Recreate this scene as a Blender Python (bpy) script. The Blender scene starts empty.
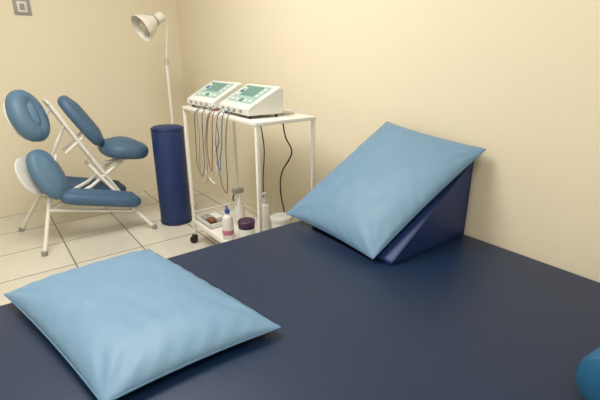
import bpy, bmesh, math, random
from mathutils import Vector, Matrix, noise
random.seed(3)
scene = bpy.context.scene
scene.view_settings.view_transform = 'Standard'
scene.view_settings.exposure = 0.0

# ---------------------------------------------------------------- materials
def srgb(r, g, b):
    def f(c):
        c /= 255.0
        return c/12.92 if c <= 0.04045 else ((c+0.055)/1.055)**2.4
    return (f(r), f(g), f(b), 1)

def mat(name, col, rough=0.5, metal=0.0, bump=0.0, bscale=200, var=0.0, vscale=3, coat=0.0, trans=0.0, emis=None, estr=0):
    m = bpy.data.materials.new(name); m.use_nodes = True
    nt = m.node_tree; b = nt.nodes['Principled BSDF']
    b.inputs['Base Color'].default_value = col
    b.inputs['Roughness'].default_value = rough
    b.inputs['Metallic'].default_value = metal
    if coat: b.inputs['Coat Weight'].default_value = coat
    if trans: b.inputs['Transmission Weight'].default_value = trans
    if emis:
        b.inputs['Emission Color'].default_value = emis
        b.inputs['Emission Strength'].default_value = estr
    tc = nt.nodes.new('ShaderNodeTexCoord')
    if var:
        n = nt.nodes.new('ShaderNodeTexNoise'); n.inputs['Scale'].default_value = vscale
        n.inputs['Detail'].default_value = 4
        nt.links.new(tc.outputs['Object'], n.inputs['Vector'])
        mx = nt.nodes.new('ShaderNodeMixRGB')
        mx.inputs[1].default_value = tuple(c*(1-var) for c in col[:3])+(1,)
        mx.inputs[2].default_value = tuple(min(1, c*(1+var)) for c in col[:3])+(1,)
        nt.links.new(n.outputs['Fac'], mx.inputs[0])
        nt.links.new(mx.outputs[0], b.inputs['Base Color'])
    if bump:
        n = nt.nodes.new('ShaderNodeTexNoise'); n.inputs['Scale'].default_value = bscale
        nt.links.new(tc.outputs['Object'], n.inputs['Vector'])
        bp = nt.nodes.new('ShaderNodeBump'); bp.inputs['Strength'].default_value = bump
        bp.inputs['Distance'].default_value = 0.002
        nt.links.new(n.outputs['Fac'], bp.inputs['Height'])
        nt.links.new(bp.outputs[0], b.inputs['Normal'])
    return m

M_wall = mat('wall_paint', srgb(231, 222, 200), 0.75, bump=0.15, bscale=60, var=0.015, vscale=1.2)
M_ceil = mat('ceiling_paint', srgb(240, 238, 230), 0.9)
M_navy = mat('navy_vinyl', srgb(14, 37, 70), 0.42, bump=0.25, bscale=350, var=0.10, vscale=4)
M_navy2 = mat('navy_vinyl_bright', srgb(22, 46, 102), 0.5, bump=0.2, bscale=300, var=0.05)
M_lblue = mat('light_blue_vinyl', srgb(106, 142, 174), 0.5, bump=0.3, bscale=220, var=0.05, vscale=5)
M_seam = mat('light_blue_seam', srgb(86, 124, 158), 0.6)
M_cblue = mat('chair_blue_vinyl', srgb(86, 120, 150), 0.5, bump=0.15, var=0.06)
M_cblue2 = mat('chair_slate_vinyl', srgb(68, 100, 132), 0.5, bump=0.15, var=0.06)
M_teal = mat('teal_vinyl', srgb(34, 96, 138), 0.5, bump=0.15, var=0.05)
M_white = mat('white_enamel', srgb(232, 231, 226), 0.35)
M_offw = mat('offwhite_plastic', srgb(216, 217, 213), 0.4)
M_grey = mat('grey_plastic', srgb(150, 150, 148), 0.45)
M_lead = mat('lead_grey', srgb(105, 105, 108), 0.5)
M_dark = mat('dark_plastic', srgb(30, 30, 34), 0.5)
M_black = mat('black_rubber', srgb(18, 18, 20), 0.6)
M_silver = mat('brushed_silver', srgb(205, 203, 196), 0.35, metal=0.6)
M_shade = mat('shade_enamel', srgb(222, 220, 214), 0.45)
M_screen = mat('lcd_screen', srgb(95, 138, 135), 0.2, var=0.15, vscale=60)
M_panel = mat('panel_overlay', srgb(150, 180, 178), 0.35)
M_leadred = mat('lead_red', srgb(150, 95, 90), 0.5)
M_leadblue = mat('lead_blue', srgb(85, 108, 150), 0.5)
M_blue = mat('blue_plastic', srgb(50, 80, 170), 0.4)
M_green = mat('green_plastic', srgb(60, 130, 80), 0.4)
M_purple = mat('purple_label', srgb(62, 28, 66), 0.4)
M_pink = mat('pink_label', srgb(190, 110, 140), 0.4)
M_brown = mat('brown_leather', srgb(120, 80, 50), 0.6)
M_clear = mat('milky_plastic', srgb(225, 225, 220), 0.3)
M_bulb = mat('bulb_glass', srgb(200, 195, 180), 0.3)

def floor_mat():
    m = bpy.data.materials.new('ceramic_tiles'); m.use_nodes = True
    nt = m.node_tree; b = nt.nodes['Principled BSDF']
    tc = nt.nodes.new('ShaderNodeTexCoord')
    mp = nt.nodes.new('ShaderNodeMapping'); mp.inputs['Location'].default_value = (0.12, 0.18, 0)
    br = nt.nodes.new('ShaderNodeTexBrick'); br.offset = 0; br.squash = 1
    br.inputs['Scale'].default_value = 1
    br.inputs['Brick Width'].default_value = 0.42; br.inputs['Row Height'].default_value = 0.42
    br.inputs['Mortar Size'].default_value = 0.005; br.inputs['Mortar Smooth'].default_value = 0.1
    br.inputs['Color1'].default_value = srgb(222, 219, 208); br.inputs['Color2'].default_value = srgb(214, 211, 200)
    br.inputs['Mortar'].default_value = srgb(140, 134, 124)
    nt.links.new(tc.outputs['Object'], mp.inputs[0]); nt.links.new(mp.outputs[0], br.inputs['Vector'])
    n = nt.nodes.new('ShaderNodeTexNoise'); n.inputs['Scale'].default_value = 9; n.inputs['Detail'].default_value = 6
    nt.links.new(tc.outputs['Object'], n.inputs['Vector'])
    mx = nt.nodes.new('ShaderNodeMixRGB'); mx.blend_type = 'MULTIPLY'; mx.inputs[0].default_value = 0.12
    nt.links.new(br.outputs['Color'], mx.inputs[1]); nt.links.new(n.outputs['Fac'], mx.inputs[2])
    nt.links.new(mx.outputs[0], b.inputs['Base Color'])
    bp = nt.nodes.new('ShaderNodeBump'); bp.inputs['Strength'].default_value = 0.4; bp.inputs['Distance'].default_value = 0.002
    bp.invert = True
    nt.links.new(br.outputs['Fac'], bp.inputs['Height']); nt.links.new(bp.outputs[0], b.inputs['Normal'])
    b.inputs['Roughness'].default_value = 0.25
    return m
M_floor = floor_mat()

# ---------------------------------------------------------------- helpers
def empty(name, loc=(0, 0, 0)):
    e = bpy.data.objects.new(name, None); e.location = loc; e.empty_display_size = 0.1
    scene.collection.objects.link(e); return e

def finish(bm, name, m, parent=None, smooth=True, angle=40):
    me = bpy.data.meshes.new(name)
    bmesh.ops.recalc_face_normals(bm, faces=bm.faces)
    bm.to_mesh(me); bm.free()
    me.materials.append(m)
    o = bpy.data.objects.new(name, me); scene.collection.objects.link(o)
    if smooth:
        for p in me.polygons: p.use_smooth = True
        try: me.set_sharp_from_angle(angle=math.radians(angle))
        except Exception: pass
    if parent: 
        o.parent = parent
        o.matrix_parent_inverse = Matrix.Translation(parent.location).inverted()
    return o

def box(name, lo, hi, m, parent=None, bev=0.0, seg=3, rot=None, pivot=None):
    bm = bmesh.new(); bmesh.ops.create_cube(bm, size=1)
    lo = Vector(lo); hi = Vector(hi); c = (lo+hi)/2; s = hi-lo
    for v in bm.verts: v.co = Vector((v.co.x*s.x, v.co.y*s.y, v.co.z*s.z))
    if bev: bmesh.ops.bevel(bm, geom=bm.edges[:], offset=bev, segments=seg, profile=0.5, affect='EDGES')
    mt = Matrix.Translation(c)
    if rot is not None:
        p = Vector(pivot) if pivot else c
        mt = Matrix.Translation(p) @ rot @ Matrix.Translation(c-p)
    bm.transform(mt)
    return finish(bm, name, m, parent)

def frame_from(n, up=Vector((0, 0, 1))):
    n = Vector(n).normalized()
    x = up.cross(n)
    if x.length < 1e-4: x = Vector((1, 0, 0)).cross(n)
    x.normalize(); y = n.cross(x)
    return Matrix((x, y, n)).transposed()

def lathe(name, prof, loc, m, parent=None, axis=(0, 0, 1), seg=32):
    bm = bmesh.new(); rings = []
    for r, z in prof:
        if r < 1e-5: rings.append([bm.verts.new((0, 0, z))])
        else: rings.append([bm.verts.new((r*math.cos(2*math.pi*i/seg), r*math.sin(2*math.pi*i/seg), z)) for i in range(seg)])
    for a, b in zip(rings, rings[1:]):
        if len(a) == 1 and len(b) == 1: continue
        for i in range(seg):
            j = (i+1) % seg
            if len(a) == 1: bm.faces.new((a[0], b[i], b[j]))
            elif len(b) == 1: bm.faces.new((a[i], a[j], b[0]))
            else: bm.faces.new((a[i], a[j], b[j], b[i]))
    R = frame_from(axis).to_4x4()
    bm.transform(Matrix.Translation(Vector(loc)) @ R)
    return finish(bm, name, m, parent, angle=35)

def catmull(pts, n=8):
    pts = [Vector(p) for p in pts]; P = [pts[0]*2-pts[1]]+pts+[pts[-1]*2-pts[-2]]
    out = []
    for i in range(1, len(P)-2):
        for k in range(n):
            t = k/n
            out.append(0.5*((2*P[i])+(-P[i-1]+P[i+1])*t+(2*P[i-1]-5*P[i]+4*P[i+1]-P[i+2])*t*t+(-P[i-1]+3*P[i]-3*P[i+1]+P[i+2])*t**3))
    out.append(pts[-1]); return out

def tube(name, pts, r, m, parent=None, seg=12, smooth_path=False, n=8, closed=False):
    pts = catmull(pts, n) if smooth_path else [Vector(p) for p in pts]
    bm = bmesh.new(); rings = []
    N = len(pts); prev = None
    for i, p in enumerate(pts):
        if closed: t = (pts[(i+1) % N]-pts[i-1]).normalized()
        else: t = (pts[min(i+1, N-1)]-pts[max(i-1, 0)]).normalized()
        if prev is None:
            ref = Vector((0, 0, 1)) if abs(t.z) < 0.9 else Vector((1, 0, 0))
            x = ref.cross(t).normalized()
        else:
            x = (prev - t*prev.dot(t)).normalized()
        prev = x; y = t.cross(x)
        rings.append([bm.verts.new(p+(x*math.cos(2*math.pi*k/seg)+y*math.sin(2*math.pi*k/seg))*r) for k in range(seg)])
    pairs = list(zip(rings, rings[1:]))
    if closed: pairs.append((rings[-1], rings[0]))
    for a, b in pairs:
        for k in range(seg):
            j = (k+1) % seg; bm.faces.new((a[k], a[j], b[j], b[k]))
    if not closed:
        bm.faces.new(rings[0]); bm.faces.new(rings[-1])
    return finish(bm, name, m, parent, angle=50)

def pad(name, loc, R, a, b, t, m, parent, e=3.0, seg=48, dome=0.3):
    bm = bmesh.new()
    def ring(s_off, z):
        vs = []
        for i in range(seg):
            th = 2*math.pi*i/seg; c, s = math.cos(th), math.sin(th)
            x = (a-s_off)*math.copysign(abs(c)**(2/e), c); y = (b-s_off)*math.copysign(abs(s)**(2/e), s)
            vs.append(bm.verts.new((x, y, z)))
        return vs
    r = t*0.5; rings = []
    for k in range(0, 9):
        an = -math.pi/2 + math.pi*k/8
        rings.append(ring(r*0.9*(1-math.cos(an)), r*math.sin(an)))
    mab = min(a, b)
    for k in range(1, 6):
        f = k/6; rings.append(ring(r*0.9+f*(mab-r), r+dome*t*math.sin(f*math.pi/2)))
    for A, B in zip(rings, rings[1:]):
        for i in range(seg):
            j = (i+1) % seg; bm.faces.new((A[i], A[j], B[j], B[i]))
    bm.faces.new(rings[0][::-1]); bm.faces.new(rings[-1])
    bm.transform(Matrix.Translation(Vector(loc)) @ R.to_4x4())
    return finish(bm, name, m, parent, angle=60)

def cushion(name, A, B, C, D, T, Tb, m, seam, n=72, pinch=0.035, seed=0.0):
    A, B, C, D = map(Vector, (A, B, C, D))
    root = empty(name, (A+B+C+D)/4)
    nrm = (C-A).cross(D-B).normalized()
    if nrm.z < 0: nrm = -nrm
    bm = bmesh.new()
    def base(u, v):
        uu = .5+(u-.5)*(1-pinch*(1-(2*v-1)**2)); vv = .5+(v-.5)*(1-pinch*(1-(2*u-1)**2))
        return (A*(1-uu)+B*uu)*(1-vv)+(D*(1-uu)+C*uu)*vv
    def prof(u, v):
        a = max(0, 1-abs(2*u-1)**3.2); b = max(0, 1-abs(2*v-1)**3.2)
        return (a*b)**0.5
    def mp(i):
        t = i/n; return .5-.5*math.cos(math.pi*t)
    top = {}; bot = {}
    for i in range(n+1):
        for j in range(n+1):
            u, v = mp(i), mp(j); p = base(u, v); pr = prof(u, v)
            q = Vector((u*4+seed, v*4, seed))
            w = noise.noise(q)*0.09+noise.noise(q*2.7)*0.04
            rg = 1-abs(noise.noise(Vector((u*2.2+v*3.1+seed, v*1.2-u*.7, seed+4))))*2
            w -= 0.03*max(0, rg-.75)*4
            for cu, cv in ((0, 0), (1, 0), (1, 1), (0, 1)):
                d = math.hypot(u-cu, v-cv)
                an = math.atan2(abs(v-cv), abs(u-cu)+1e-6)
                w += 0.06*math.sin(an*11+seed+cu*2+cv)*math.exp(-((d-0.16)/0.12)**2)
            e = min(u, 1-u, v, 1-v)
            w += 0.07*math.sin((u+v*1.3)*46+seed)*math.exp(-(e/0.06)**2)
            top[i, j] = bm.verts.new(p+nrm*T*pr*(1+w))
            if i in (0, n) or j in (0, n): bot[i, j] = top[i, j]
            else: bot[i, j] = bm.verts.new(p-nrm*Tb*min(1, pr*1.3))
    for i in range(n):
        for j in range(n):
            bm.faces.new((top[i, j], top[i+1, j], top[i+1, j+1], top[i, j+1]))
            bm.faces.new((bot[i, j+1], bot[i+1, j+1], bot[i+1, j], bot[i, j]))
    finish(bm, 'cover', m, root, angle=180)
    loop = [base(mp(i), 0) for i in range(n)]+[base(1, mp(i)) for i in range(n)]+[base(mp(n-i), 1) for i in range(n)]+[base(0, mp(n-i)) for i in range(n)]
    tube('seam_piping', loop, 0.003, seam, root, seg=8, closed=True)
    return root

# ---------------------------------------------------------------- room
WX, WY = 1.645, 4.05
box('floor', (-2.2, -1.8, -0.1), (WX+0.12, WY+0.12, 0), M_floor)
box('ceiling', (-2.2, -1.8, 2.75), (WX+0.12, WY+0.12, 2.85), M_ceil)
box('wall_back', (-2.2, WY, 0), (WX, WY+0.12, 2.75), M_wall)
box('wall_right', (WX, -1.8, 0), (WX+0.12, WY+0.12, 2.75), M_wall)
box('wall_left', (-2.32, -1.8, 0), (-2.2, WY+0.12, 2.75), M_wall)
box('wall_front', (-2.2, -1.92, 0), (WX, -1.8, 2.75), M_wall)

# light switch plate
sw = empty('light_switch', (0.42, WY, 1.61))
box('plate', (0.36, WY-0.008, 1.555), (0.475, WY, 1.67), M_grey, sw, 0.003)
box('recess', (0.385, WY-0.011, 1.575), (0.45, WY-0.007, 1.65), M_offw, sw, 0.002)
box('rocker', (0.402, WY-0.017, 1.59), (0.433, WY-0.010, 1.635), M_grey, sw, 0.002)

# ---------------------------------------------------------------- treatment table
BX0, BX1, BY0, BY1, BZ = -0.32, 1.635, -0.02, 1.505, 0.5
tb = empty('treatment_table', (0.65, 0.75, 0))
box('padded_top', (BX0, BY0, BZ-0.09), (BX1, BY1, BZ), M_navy, tb, 0.022, 5)
box('frame', (BX0+.03, BY0+.03, BZ-0.17), (BX1-.03, BY1-.03, BZ-0.088), M_navy2, tb, 0.004)
for i, (x, y) in enumerate(((BX0+.05, BY0+.05), (BX1-.13, BY0+.05), (BX0+.05, BY1-.13), (BX1-.13, BY1-.13))):
    box('leg_%d' % (i+1), (x, y, 0), (x+.08, y+.08, BZ-0.165), M_brown, tb, 0.004)

# wedge
wd = empty('wedge_bolster', (1.35, 1.2, 0.5))
bm = bmesh.new()
x0, x1, y0, y1, z0, zh = 1.13, 1.61, 0.91, 1.40, 0.501, 0.345
vs = [bm.verts.new(c) for c in ((x0, y0, z0), (x1, y0, z0), (x1, y0, z0+zh), (x0, y0, z0+.015), (x0, y1, z0), (x1, y1, z0), (x1, y1, z0+zh), (x0, y1, z0+.015))]
for f in ((0, 1, 2, 3), (4, 7, 6, 5), (0, 4, 5, 1), (1, 5, 6, 2), (2, 6, 7, 3), (3, 7, 4, 0)):
    bm.faces.new([vs[i] for i in f])
bmesh.ops.bevel(bm, geom=bm.edges[:], offset=0.006, segments=3, profile=0.5, affect='EDGES')
finish(bm, 'wedge_foam_cover', M_navy2, wd)
tube('side_seam', [(x0+.01, y0, z0+.018), (x1-.004, y0, z0+zh-.004), (x1-.004, y0, z0+.006)], 0.0025, M_navy, wd, seg=8)

# cushion on wedge
cushion('cushion', (1.095, 1.545, 0.528), (1.085, 0.965, 0.522), (1.605, 0.865, 0.895), (1.60, 1.39, 0.945), 0.062, 0.016, M_lblue, M_seam, seed=1.3)
# cushion lying flat
cushion('cushion.001', (-0.05, 1.49, 0.533), (0.425, 1.54, 0.533), (0.555, 0.82, 0.530), (0.09, 0.83, 0.530), 0.068, 0.029, M_lblue, M_seam, seed=5.1)

# small teal bolster, lying
tbx = empty('neck_bolster', (1.1, 0.14, 0.58))
r = 0.075
lathe('roll', [(0, -0.26), (r*.6, -0.26), (r*.9, -0.25), (r, -0.225), (r, 0.225), (r*.9, 0.25), (r*.6, 0.26), (0, 0.26)], (1.20, 0.13, 0.502+r), M_teal, tbx, axis=(1, -0.12, 0), seg=48)

# ---------------------------------------------------------------- standing bolster
sb = empty('roll_bolster', (1.07, 3.06, 0))
R = 0.118
SX, SY = 1.095, 3.08
lathe('cover', [(0, 0.0), (R-.02, 0.0), (R-.005, 0.006), (R, 0.02), (R, 0.74), (R-.005, 0.755), (R-.02, 0.762), (0, 0.768)], (SX, SY, 0.001), M_navy2, sb, seg=48)
for z in (0.018, 0.745):
    tube('piping', [(SX+(R+.001)*math.cos(a*math.pi/24), SY+(R+.001)*math.sin(a*math.pi/24), z) for a in range(48)], 0.004, M_navy, sb, seg=8, closed=True)

# ---------------------------------------------------------------- floor lamp
lp = empty('gooseneck_floor_lamp', (1.24, 3.38, 0))
lathe('base', [(0, 0), (0.13, 0), (0.135, 0.008), (0.13, 0.02), (0.03, 0.03), (0.018, 0.05), (0, 0.05)], (1.26, 3.40, 0.001), M_white, lp)
tube('pole', [(1.26, 3.40, 0.04), (1.26, 3.40, 1.22)], 0.012, M_white, lp)
lathe('collar', [(0, 0), (0.018, 0), (0.018, 0.05), (0, 0.05)], (1.26, 3.40, 1.19), M_silver, lp)
hb = Vector((1.235, 3.35, 1.54))
ax = (Vector((-0.83, -0.15, -0.45))).normalized()
tube('gooseneck', [(1.26, 3.40, 1.22), (1.268, 3.39, 1.32), (1.278, 3.38, 1.42), (1.278, 3.37, 1.50), hb+Vector((.02, 0, .01)), hb], 0.008, M_white, lp, smooth_path=True)
lathe('shade', [(0, -0.005), (0.03, -0.005), (0.036, 0.0), (0.038, 0.07), (0.045, 0.085), (0.075, 0.13), (0.098, 0.19), (0.1, 0.2), (0.094, 0.198), (0.07, 0.13), (0.04, 0.09), (0.0, 0.085)], hb, M_shade, lp, axis=ax)
lathe('shade_ring', [(0.0385, 0.058), (0.041, 0.060), (0.041, 0.070), (0.039, 0.072)], hb, M_grey, lp, axis=ax)
lathe('bulb', [(0, 0.08), (0.018, 0.09), (0.02, 0.11), (0.045, 0.14), (0.05, 0.165), (0.03, 0.185), (0, 0.19)], hb, M_bulb, lp, axis=ax)

# ---------------------------------------------------------------- massage chair
ch = empty('massage_chair', (0.5, 3.3, 0))
CY = 3.3
def T(name, pts, r=0.013, m=M_white, sp=False): return tube(name, pts, r, m, ch, smooth_path=sp)
for s, k in ((-1, 1), (1, 2)):
    y = CY+s*0.07
    T('main_rail_%d' % k, [(0.37, y, 0.97), (0.56, y, 0.60), (0.74, y, 0.26)])
    T('seat_strut_%d' % k, [(0.80, y, 0.53), (0.55, y, 0.36), (0.26, y, 0.24)])
    T('rear_leg_%d' % k, [(0.55, y, 0.52), (0.72, CY+s*.14, 0.26), (0.90, CY+s*0.27, 0.012)])
    T('front_leg_%d' % k, [(0.36, y, 0.62), (0.27, CY+s*0.13, 0.36), (0.16 if s < 0 else 0.08, CY+s*0.29, 0.012)])
    T('brace_%d' % k, [(0.42, y, 0.62), (0.60, y, 0.76)], 0.009)
    T('side_stay_%d' % k, [(0.235, CY+s*.17, 0.27), (0.78, CY+s*0.19, 0.15)], 0.011)
    lathe('front_foot_%d' % k, [(0, 0), (0.018, 0), (0.02, 0.03), (0, 0.035)], (0.16 if s < 0 else 0.08, CY+s*0.29, 0), M_grey, ch)
    lathe('rear_foot_%d' % k, [(0, 0), (0.018, 0), (0.02, 0.03), (0, 0.035)], (0.90, CY+s*0.27, 0), M_grey, ch)
for x, z, w in ((0.37, 0.97, .09), (0.56, 0.60, .09), (0.72, 0.26, .15), (0.26, 0.26, .17), (0.80, 0.53, .09)):
    T('cross_tube', [(x, CY-w, z), (x, CY+w, z)], 0.011)
# face cradle
hc = Vector((0.25, 3.26, 0.885)); Rn = frame_from((0.66, -0.60, 0.38)) @ Matrix.Rotation(math.radians(-10), 3, 'Z')
pts = []
for i in range(33):
    a = math.radians(-90+14+(332)*i/32)
    pts.append(hc+Rn @ Vector((0.074*math.cos(a), 0.118*math.sin(a), 0)))
tube('face_cradle_pad', pts, 0.060, M_cblue, ch, seg=20)
for p in (pts[0], pts[-1]):
    bm = bmesh.new(); bmesh.ops.create_uvsphere(bm, u_segments=20, v_segments=12, radius=0.060); bm.transform(Matrix.Translation(p)); finish(bm, 'cradle_end', M_cblue, ch)
pad('face_cradle_centre', hc+Rn @ Vector((0, 0, 0.01)), Rn, 0.075, 0.12, 0.07, M_cblue, ch, e=2)
pad('face_cradle_plate', hc-Rn @ Vector((0, 0, 0.055)), Rn, 0.12, 0.15, 0.015, M_offw, ch, e=2)
T('cradle_post', [hc-Rn @ Vector((0, 0.08, 0.06)), (0.30, 3.32, 0.83), (0.40, CY, 0.93)], 0.011)
# chest pad
pad('chest_pad', (0.565, CY, 0.82), frame_from((0.82, -0.22, 0.52)), 0.125, 0.205, 0.075, M_cblue2, ch, e=2.6)
# seat
pad('seat', (0.82, CY, 0.59), frame_from((0.16, 0.0, 1.0), Vector((0, 1, 0))), 0.17, 0.20, 0.11, M_cblue2, ch, e=2.6)
T('seat_bracket', [(0.66, CY, 0.50), (0.95, CY, 0.525)], 0.014)
# arm rest
pad('arm_rest', (0.285, 3.16, 0.505), frame_from((0.62, -0.62, 0.40)), 0.115, 0.18, 0.085, M_cblue, ch, e=2.3)
pad('arm_rest_plate', (0.205, 3.21, 0.50), frame_from((0.62, -0.62, 0.40)), 0.12, 0.14, 0.018, M_offw, ch, e=2.3)
T('arm_rest_post', [(0.22, 3.21, 0.49), (0.34, CY, 0.60), (0.45, CY, 0.80)], 0.012)
# knee rests
for s, k in ((-1, 1), (1, 2)):
    Rk = Matrix.Rotation(math.radians(15), 3, 'Y')
    pad('knee_rest_%d' % k, (0.58, CY+s*0.19, 0.285), Rk, 0.27, 0.085, 0.085, M_cblue2, ch, e=3.5)

# ---------------------------------------------------------------- trolley
tr = empty('equipment_trolley', (1.25, 2.15, 0))
X0, X1, Y0, Y1, ZT, ZS = 1.045, 1.395, 1.715, 2.59, 0.955, 0.175
for i, (x, y) in enumerate(((X0, Y0), (X1, Y0), (X0, Y1), (X1, Y1))):
    box('post_%d' % (i+1), (x-.009, y-.009, 0.075), (x+.009, y+.009, ZT-.007), M_white, tr, 0.003)
    lathe('caster_stem_%d' % (i+1), [(0, 0), (0.008, 0), (0.008, 0.04), (0, 0.04)], (x, y, 0.045), M_silver, tr, seg=12)
    lathe('caster_wheel_%d' % (i+1), [(0, -0.011), (0.02, -0.011), (0.027, -0.008), (0.028, 0), (0.027, 0.008), (0.02, 0.011), (0, 0.011)], (x-.012, y+.005, 0.029), M_black, tr, axis=(.5, 1, 0), seg=24)
    box('caster_fork_%d' % (i+1), (x-.02, y-.016, 0.045), (x+.012, y+.018, 0.066), M_dark, tr, 0.004)
def shelf(nm, z, lip):
    box(nm, (X0-.006, Y0-.006, z-0.006), (X1+.006, Y1+.006, z), M_white, tr, 0.002)
    for k, (a, b) in enumerate((((X0-.01, Y0-.012, z-.018), (X1+.01, Y0-.002, z+lip)), ((X0-.01, Y1+.002, z-.018), (X1+.01, Y1+.012, z+lip)), ((X0-.012, Y0-.01, z-.018), (X0-.002, Y1+.01, z+lip)), ((X1+.002, Y0-.01, z-.018), (X1+.012, Y1+.01, z+lip)))):
        box(nm+'_lip_%d' % (k+1), a, b, M_white, tr, 0.002)
shelf('top_shelf', ZT, 0.0); shelf('bottom_shelf', ZS, 0.012)
for k, (a, b) in enumerate((((X0, Y0), (X1, Y0)), ((X1, Y0), (X1, Y1)), ((X1, Y1), (X0, Y1)))):
    tube('guard_rail_%d' % (k+1), [(a[0], a[1], ZS+.06), (b[0], b[1], ZS+.06)], 0.004, M_white, tr, seg=8)

# electrotherapy devices
def device(x0, y0, w, d, ang, H=0.148):
    dv = empty('electrotherapy_unit', (x0, y0, ZT))
    Mx = Matrix.Translation((x0, y0, ZT+0.003)) @ Matrix.Rotation(ang, 4, 'Z')
    bm = bmesh.new()
    prof = [(0.01, 0.012), (0.0, 0.02), (0.0, 0.045), (0.02, 0.058), (d*.86, H), (d*.95, H), (d, H-.015), (d, 0.02), (d-.01, 0.012)]
    rows = []
    for k, yy in enumerate((0, 0.008, w-.008, w)):
        ins = 0.006 if k in (0, 3) else 0
        cx, cz = d/2, 0.06
        rows.append([bm.verts.new((cx+(x-cx)*(1-ins/cx), yy, cz+(z-cz)*(1-ins/cz))) for x, z in prof])
    for a, b in zip(rows, rows[1:]):
        for i in range(len(prof)):
            j = (i+1) % len(prof); bm.faces.new((a[i], a[j], b[j], b[i]))
    bm.faces.new(rows[0]); bm.faces.new(rows[-1])
    bm.transform(Mx); finish(bm, 'housing', M_offw, dv, angle=30)
    s0 = Vector((0.02, 0, 0.058)); s1 = Vector((d*.86, 0, H)); dr = (s1-s0).normalized()
    nn = Vector((-dr.z, 0, dr.x))
    def slab(nm, u0, u1, v0, v1, h, m):
        L = (s1-s0).length
        bm = bmesh.new(); c = []
        for hh in (-.001, h):
            for (u, v) in ((u0, v0), (u1, v0), (u1, v1), (u0, v1)):
                p = s0+dr*(L*u)+nn*hh; c.append(bm.verts.new((p.x, v*w, p.z)))
        for f in ((0, 1, 2, 3), (4, 7, 6, 5), (0, 4, 5, 1), (1, 5, 6, 2), (2, 6, 7, 3), (3, 7, 4, 0)): bm.faces.new([c[i] for i in f])
        bm.transform(Mx); finish(bm, nm, m, dv, smooth=False)
    slab('control_panel', .1, .93, .1, .9, .0015, M_panel)
    slab('display', .42, .88, .3, .72, .003, M_screen)
    slab('logo_strip', .8, .9, .76, .86, .003, M_green)
    for i in range(5):
        slab('button', .16, .26, .16+i*.14, .23+i*.14, .005, M_offw if i != 2 else M_green)
    for i in range(3):
        slab('side_button', .42+i*.15, .50+i*.15, .77, .84, .005, M_blue if i == 1 else M_offw)
        slab('key', .42+i*.15, .50+i*.15, .15, .22, .005, M_offw)
    for i in range(4):
        p = Mx @ Vector((0.0, w*(.2+.2*i), 0.033))
        lathe('output_jack', [(0, -0.004), (0.008, -0.004), (0.008, 0.008), (0.004, 0.010), (0, 0.010)], p, M_grey, dv, axis=Mx.to_3x3() @ Vector((-1, 0, 0)), seg=12)
    for (a, b) in ((.03, .03), (.03, w-.03), (d-.03, .03), (d-.03, w-.03)):
        lathe('foot', [(0, 0), (0.009, 0), (0.009, 0.013), (0, 0.013)], Mx @ Vector((a, b, -0.002)), M_black, dv, seg=12)
    return dv
device(1.055, 1.815, 0.35, 0.215, math.radians(-3))
device(1.065, 2.22, 0.34, 0.215, math.radians(2))
rc = empty('applicator_pad', (1.34, 1.93, ZT))
box('body', (1.305, 1.86, ZT+.001), (1.385, 2.0, ZT+.02), M_offw, rc, 0.006)
box('face', (1.317, 1.88, ZT+.0195), (1.373, 1.98, ZT+.022), M_clear, rc, 0.001)

# electrode leads
ld = empty('electrode_leads', (1.0, 2.1, 0.9))
cols = [M_lead, M_leadblue, M_offw, M_leadred, M_grey, M_lead]
jt = lambda a: random.uniform(-a, a)
for i in range(6):
    ya = 1.93+0.045*i+jt(.012); yb = ya+random.uniform(0.05, 0.18)
    zl = random.uniform(0.46, 0.66); xx = 1.005-0.005*i
    tube('lead_%d' % (i+1), [(1.045, ya, 0.992), (xx, ya+.005, 0.96), (xx-.005, ya+.03+jt(.03), 0.80), (xx, ya+.04+jt(.04), zl+.06), (xx, (ya+yb)/2+.03+jt(.02), zl), (xx-.004, yb+.03+jt(.03), zl+.07), (xx, yb+.015+jt(.04), 0.82), (xx, yb, 0.95), (1.045, yb-.01, 0.992)], 0.0028, cols[i], ld, seg=8, smooth_path=True)
pc = empty('mains_cables', (1.5, 2.1, 0.9))
tube('cord_1', [(1.30, 2.08, 0.972), (1.35, 2.07, 0.965), (1.395, 2.06, 0.966), (1.425, 2.055, 0.93), (1.435, 2.03, 0.80), (1.46, 2.00, 0.70), (1.44, 2.08, 0.56), (1.45, 2.11, 0.42), (1.44, 2.04, 0.25), (1.48, 2.07, 0.05), (1.54, 2.2, 0.006), (1.6, 2.4, 0.006)], 0.0045, M_black, pc, seg=8, smooth_path=True)
tube('cord_2', [(1.30, 2.40, 0.972), (1.35, 2.37, 0.965), (1.395, 2.35, 0.966), (1.43, 2.34, 0.92), (1.44, 2.28, 0.70), (1.45, 2.32, 0.45), (1.44, 2.3, 0.2), (1.50, 2.4, 0.006), (1.6, 2.5, 0.006)], 0.004, M_black, pc, seg=8, smooth_path=True)

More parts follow.
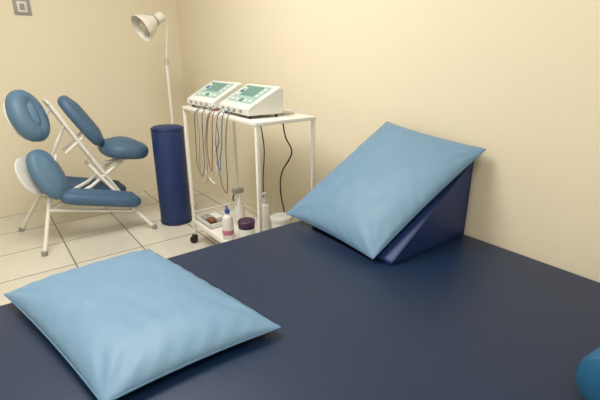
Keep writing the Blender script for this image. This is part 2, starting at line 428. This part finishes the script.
# items on the lower shelf
Z = ZS+0.001
b1 = empty('gel_bottle', (1.08, 2.18, Z))
lathe('body', [(0, 0), (0.032, 0), (0.035, 0.006), (0.035, 0.12), (0.03, 0.145), (0.013, 0.16), (0.013, 0.17), (0, 0.17)], (1.09, 2.17, Z), M_clear, b1)
lathe('label', [(0.0356, 0.03), (0.0360, 0.032), (0.0360, 0.06), (0.0356, 0.062)], (1.09, 2.17, Z), M_pink, b1)
lathe('cap', [(0, 0.168), (0.015, 0.168), (0.015, 0.19), (0.006, 0.195), (0.004, 0.215), (0, 0.216)], (1.09, 2.17, Z), M_blue, b1)
b2 = empty('cream_jar', (1.16, 2.08, Z))
lathe('body', [(0, 0), (0.045, 0), (0.05, 0.006), (0.05, 0.10), (0.046, 0.108), (0, 0.108)], (1.165, 2.07, Z), M_purple, b2)
lathe('label', [(0.0503, 0.025), (0.0508, 0.027), (0.0508, 0.085), (0.0503, 0.087)], (1.165, 2.07, Z), M_offw, b2)
lathe('lid', [(0, 0.108), (0.052, 0.108), (0.053, 0.112), (0.053, 0.13), (0.048, 0.135), (0, 0.135)], (1.165, 2.07, Z), M_purple, b2)
b3 = empty('lotion_bottle', (1.34, 2.2, Z))
lathe('body', [(0, 0), (0.034, 0), (0.037, 0.006), (0.037, 0.15), (0.03, 0.175), (0.014, 0.185), (0.014, 0.195), (0, 0.195)], (1.345, 2.14, Z), M_clear, b3)
lathe('pump', [(0, 0.195), (0.016, 0.195), (0.016, 0.215), (0.005, 0.22), (0.005, 0.245), (0.014, 0.247), (0.014, 0.257), (0, 0.258)], (1.345, 2.14, Z), M_offw, b3)
tube('spout', [(1.345, 2.14, Z+.252), (1.315, 2.125, Z+.252), (1.30, 2.118, Z+.24)], 0.005, M_offw, b3, seg=8)
b4 = empty('plastic_tub', (1.33, 1.93, Z))
lathe('tub', [(0, 0), (0.048, 0), (0.053, 0.006), (0.060, 0.138), (0.058, 0.14), (0, 0.14)], (1.325, 1.93, Z), M_clear, b4)
lathe('lid', [(0, 0.1405), (0.064, 0.1405), (0.067, 0.146), (0.067, 0.160), (0.063, 0.167), (0.055, 0.170), (0.052, 0.166), (0, 0.166)], (1.325, 1.93, Z), M_offw, b4)
b5 = empty('spray_bottle', (1.27, 2.35, Z))
lathe('body', [(0, 0), (0.033, 0), (0.036, 0.006), (0.036, 0.10), (0.014, 0.16), (0.014, 0.22), (0, 0.22)], (1.27, 2.34, Z), M_clear, b5)
box('trigger_head', (1.225, 2.322, Z+.22), (1.30, 2.358, Z+.255), M_grey, b5, 0.006)
tube('trigger', [(1.24, 2.34, Z+.225), (1.225, 2.34, Z+.195), (1.228, 2.34, Z+.17)], 0.005, M_dark, b5, seg=8, smooth_path=True)
b6 = empty('accessory_tray', (1.15, 2.48, Z))
box('tray', (1.06, 2.36, Z), (1.22, 2.58, Z+.008), M_grey, b6, 0.002)
for k, (a, b) in enumerate((((1.06, 2.36), (1.065, 2.58)), ((1.215, 2.36), (1.22, 2.58)), ((1.06, 2.36), (1.22, 2.365)), ((1.06, 2.575), (1.22, 2.58)))):
    box('rim_%d' % k, (a[0], a[1], Z), (b[0], b[1], Z+.035), M_offw, b6, 0.001)
box('strap_roll', (1.08, 2.40, Z+.008), (1.13, 2.46, Z+.05), M_brown, b6, 0.012)
box('electrode_pack', (1.14, 2.44, Z+.008), (1.2, 2.55, Z+.04), M_offw, b6, 0.004)
box('sponge', (1.08, 2.49, Z+.008), (1.13, 2.55, Z+.035), M_grey, b6, 0.006)

# ---------------------------------------------------------------- lights
M_em = mat('diffuser', srgb(255, 250, 238), 0.5, emis=(1, .96, .88, 1), estr=3)
def ceiling_light(cx, cy, sz, en):
    fx = empty('ceiling_light_fixture', (cx, cy, 2.75)); h = sz/2
    box('housing', (cx-h, cy-h, 2.70), (cx+h, cy+h, 2.75), M_white, fx, 0.01)
    box('diffuser', (cx-h+.03, cy-h+.03, 2.692), (cx+h-.03, cy+h-.03, 2.702), M_em, fx, 0.002)
    L = bpy.data.lights.new('lamp', 'AREA'); L.shape = 'RECTANGLE'; L.size = sz; L.size_y = sz; L.energy = en; L.color = (1, .96, .885)
    lo = bpy.data.objects.new('lamp', L); lo.location = (cx, cy, 2.68); scene.collection.objects.link(lo); lo.parent = fx
    lo.matrix_parent_inverse = Matrix.Translation(fx.location).inverted()
ceiling_light(0.1, 1.9, 1.2, 45)
ceiling_light(-0.5, -0.4, 1.2, 29)

w = bpy.data.worlds.new('world'); scene.world = w; w.use_nodes = True
w.node_tree.nodes['Background'].inputs[0].default_value = (0.9, 0.88, 0.85, 1)
w.node_tree.nodes['Background'].inputs[1].default_value = 0.3

# ---------------------------------------------------------------- camera
cd = bpy.data.cameras.new('camera'); cd.lens = 415/600*36; cd.sensor_width = 36; cd.clip_start = 0.02
co = bpy.data.objects.new('camera', cd); co.location = (0, 0, 1.25)
co.rotation_euler = (math.radians(90-19.0), 0, math.radians(-37.3))
scene.collection.objects.link(co); scene.camera = co
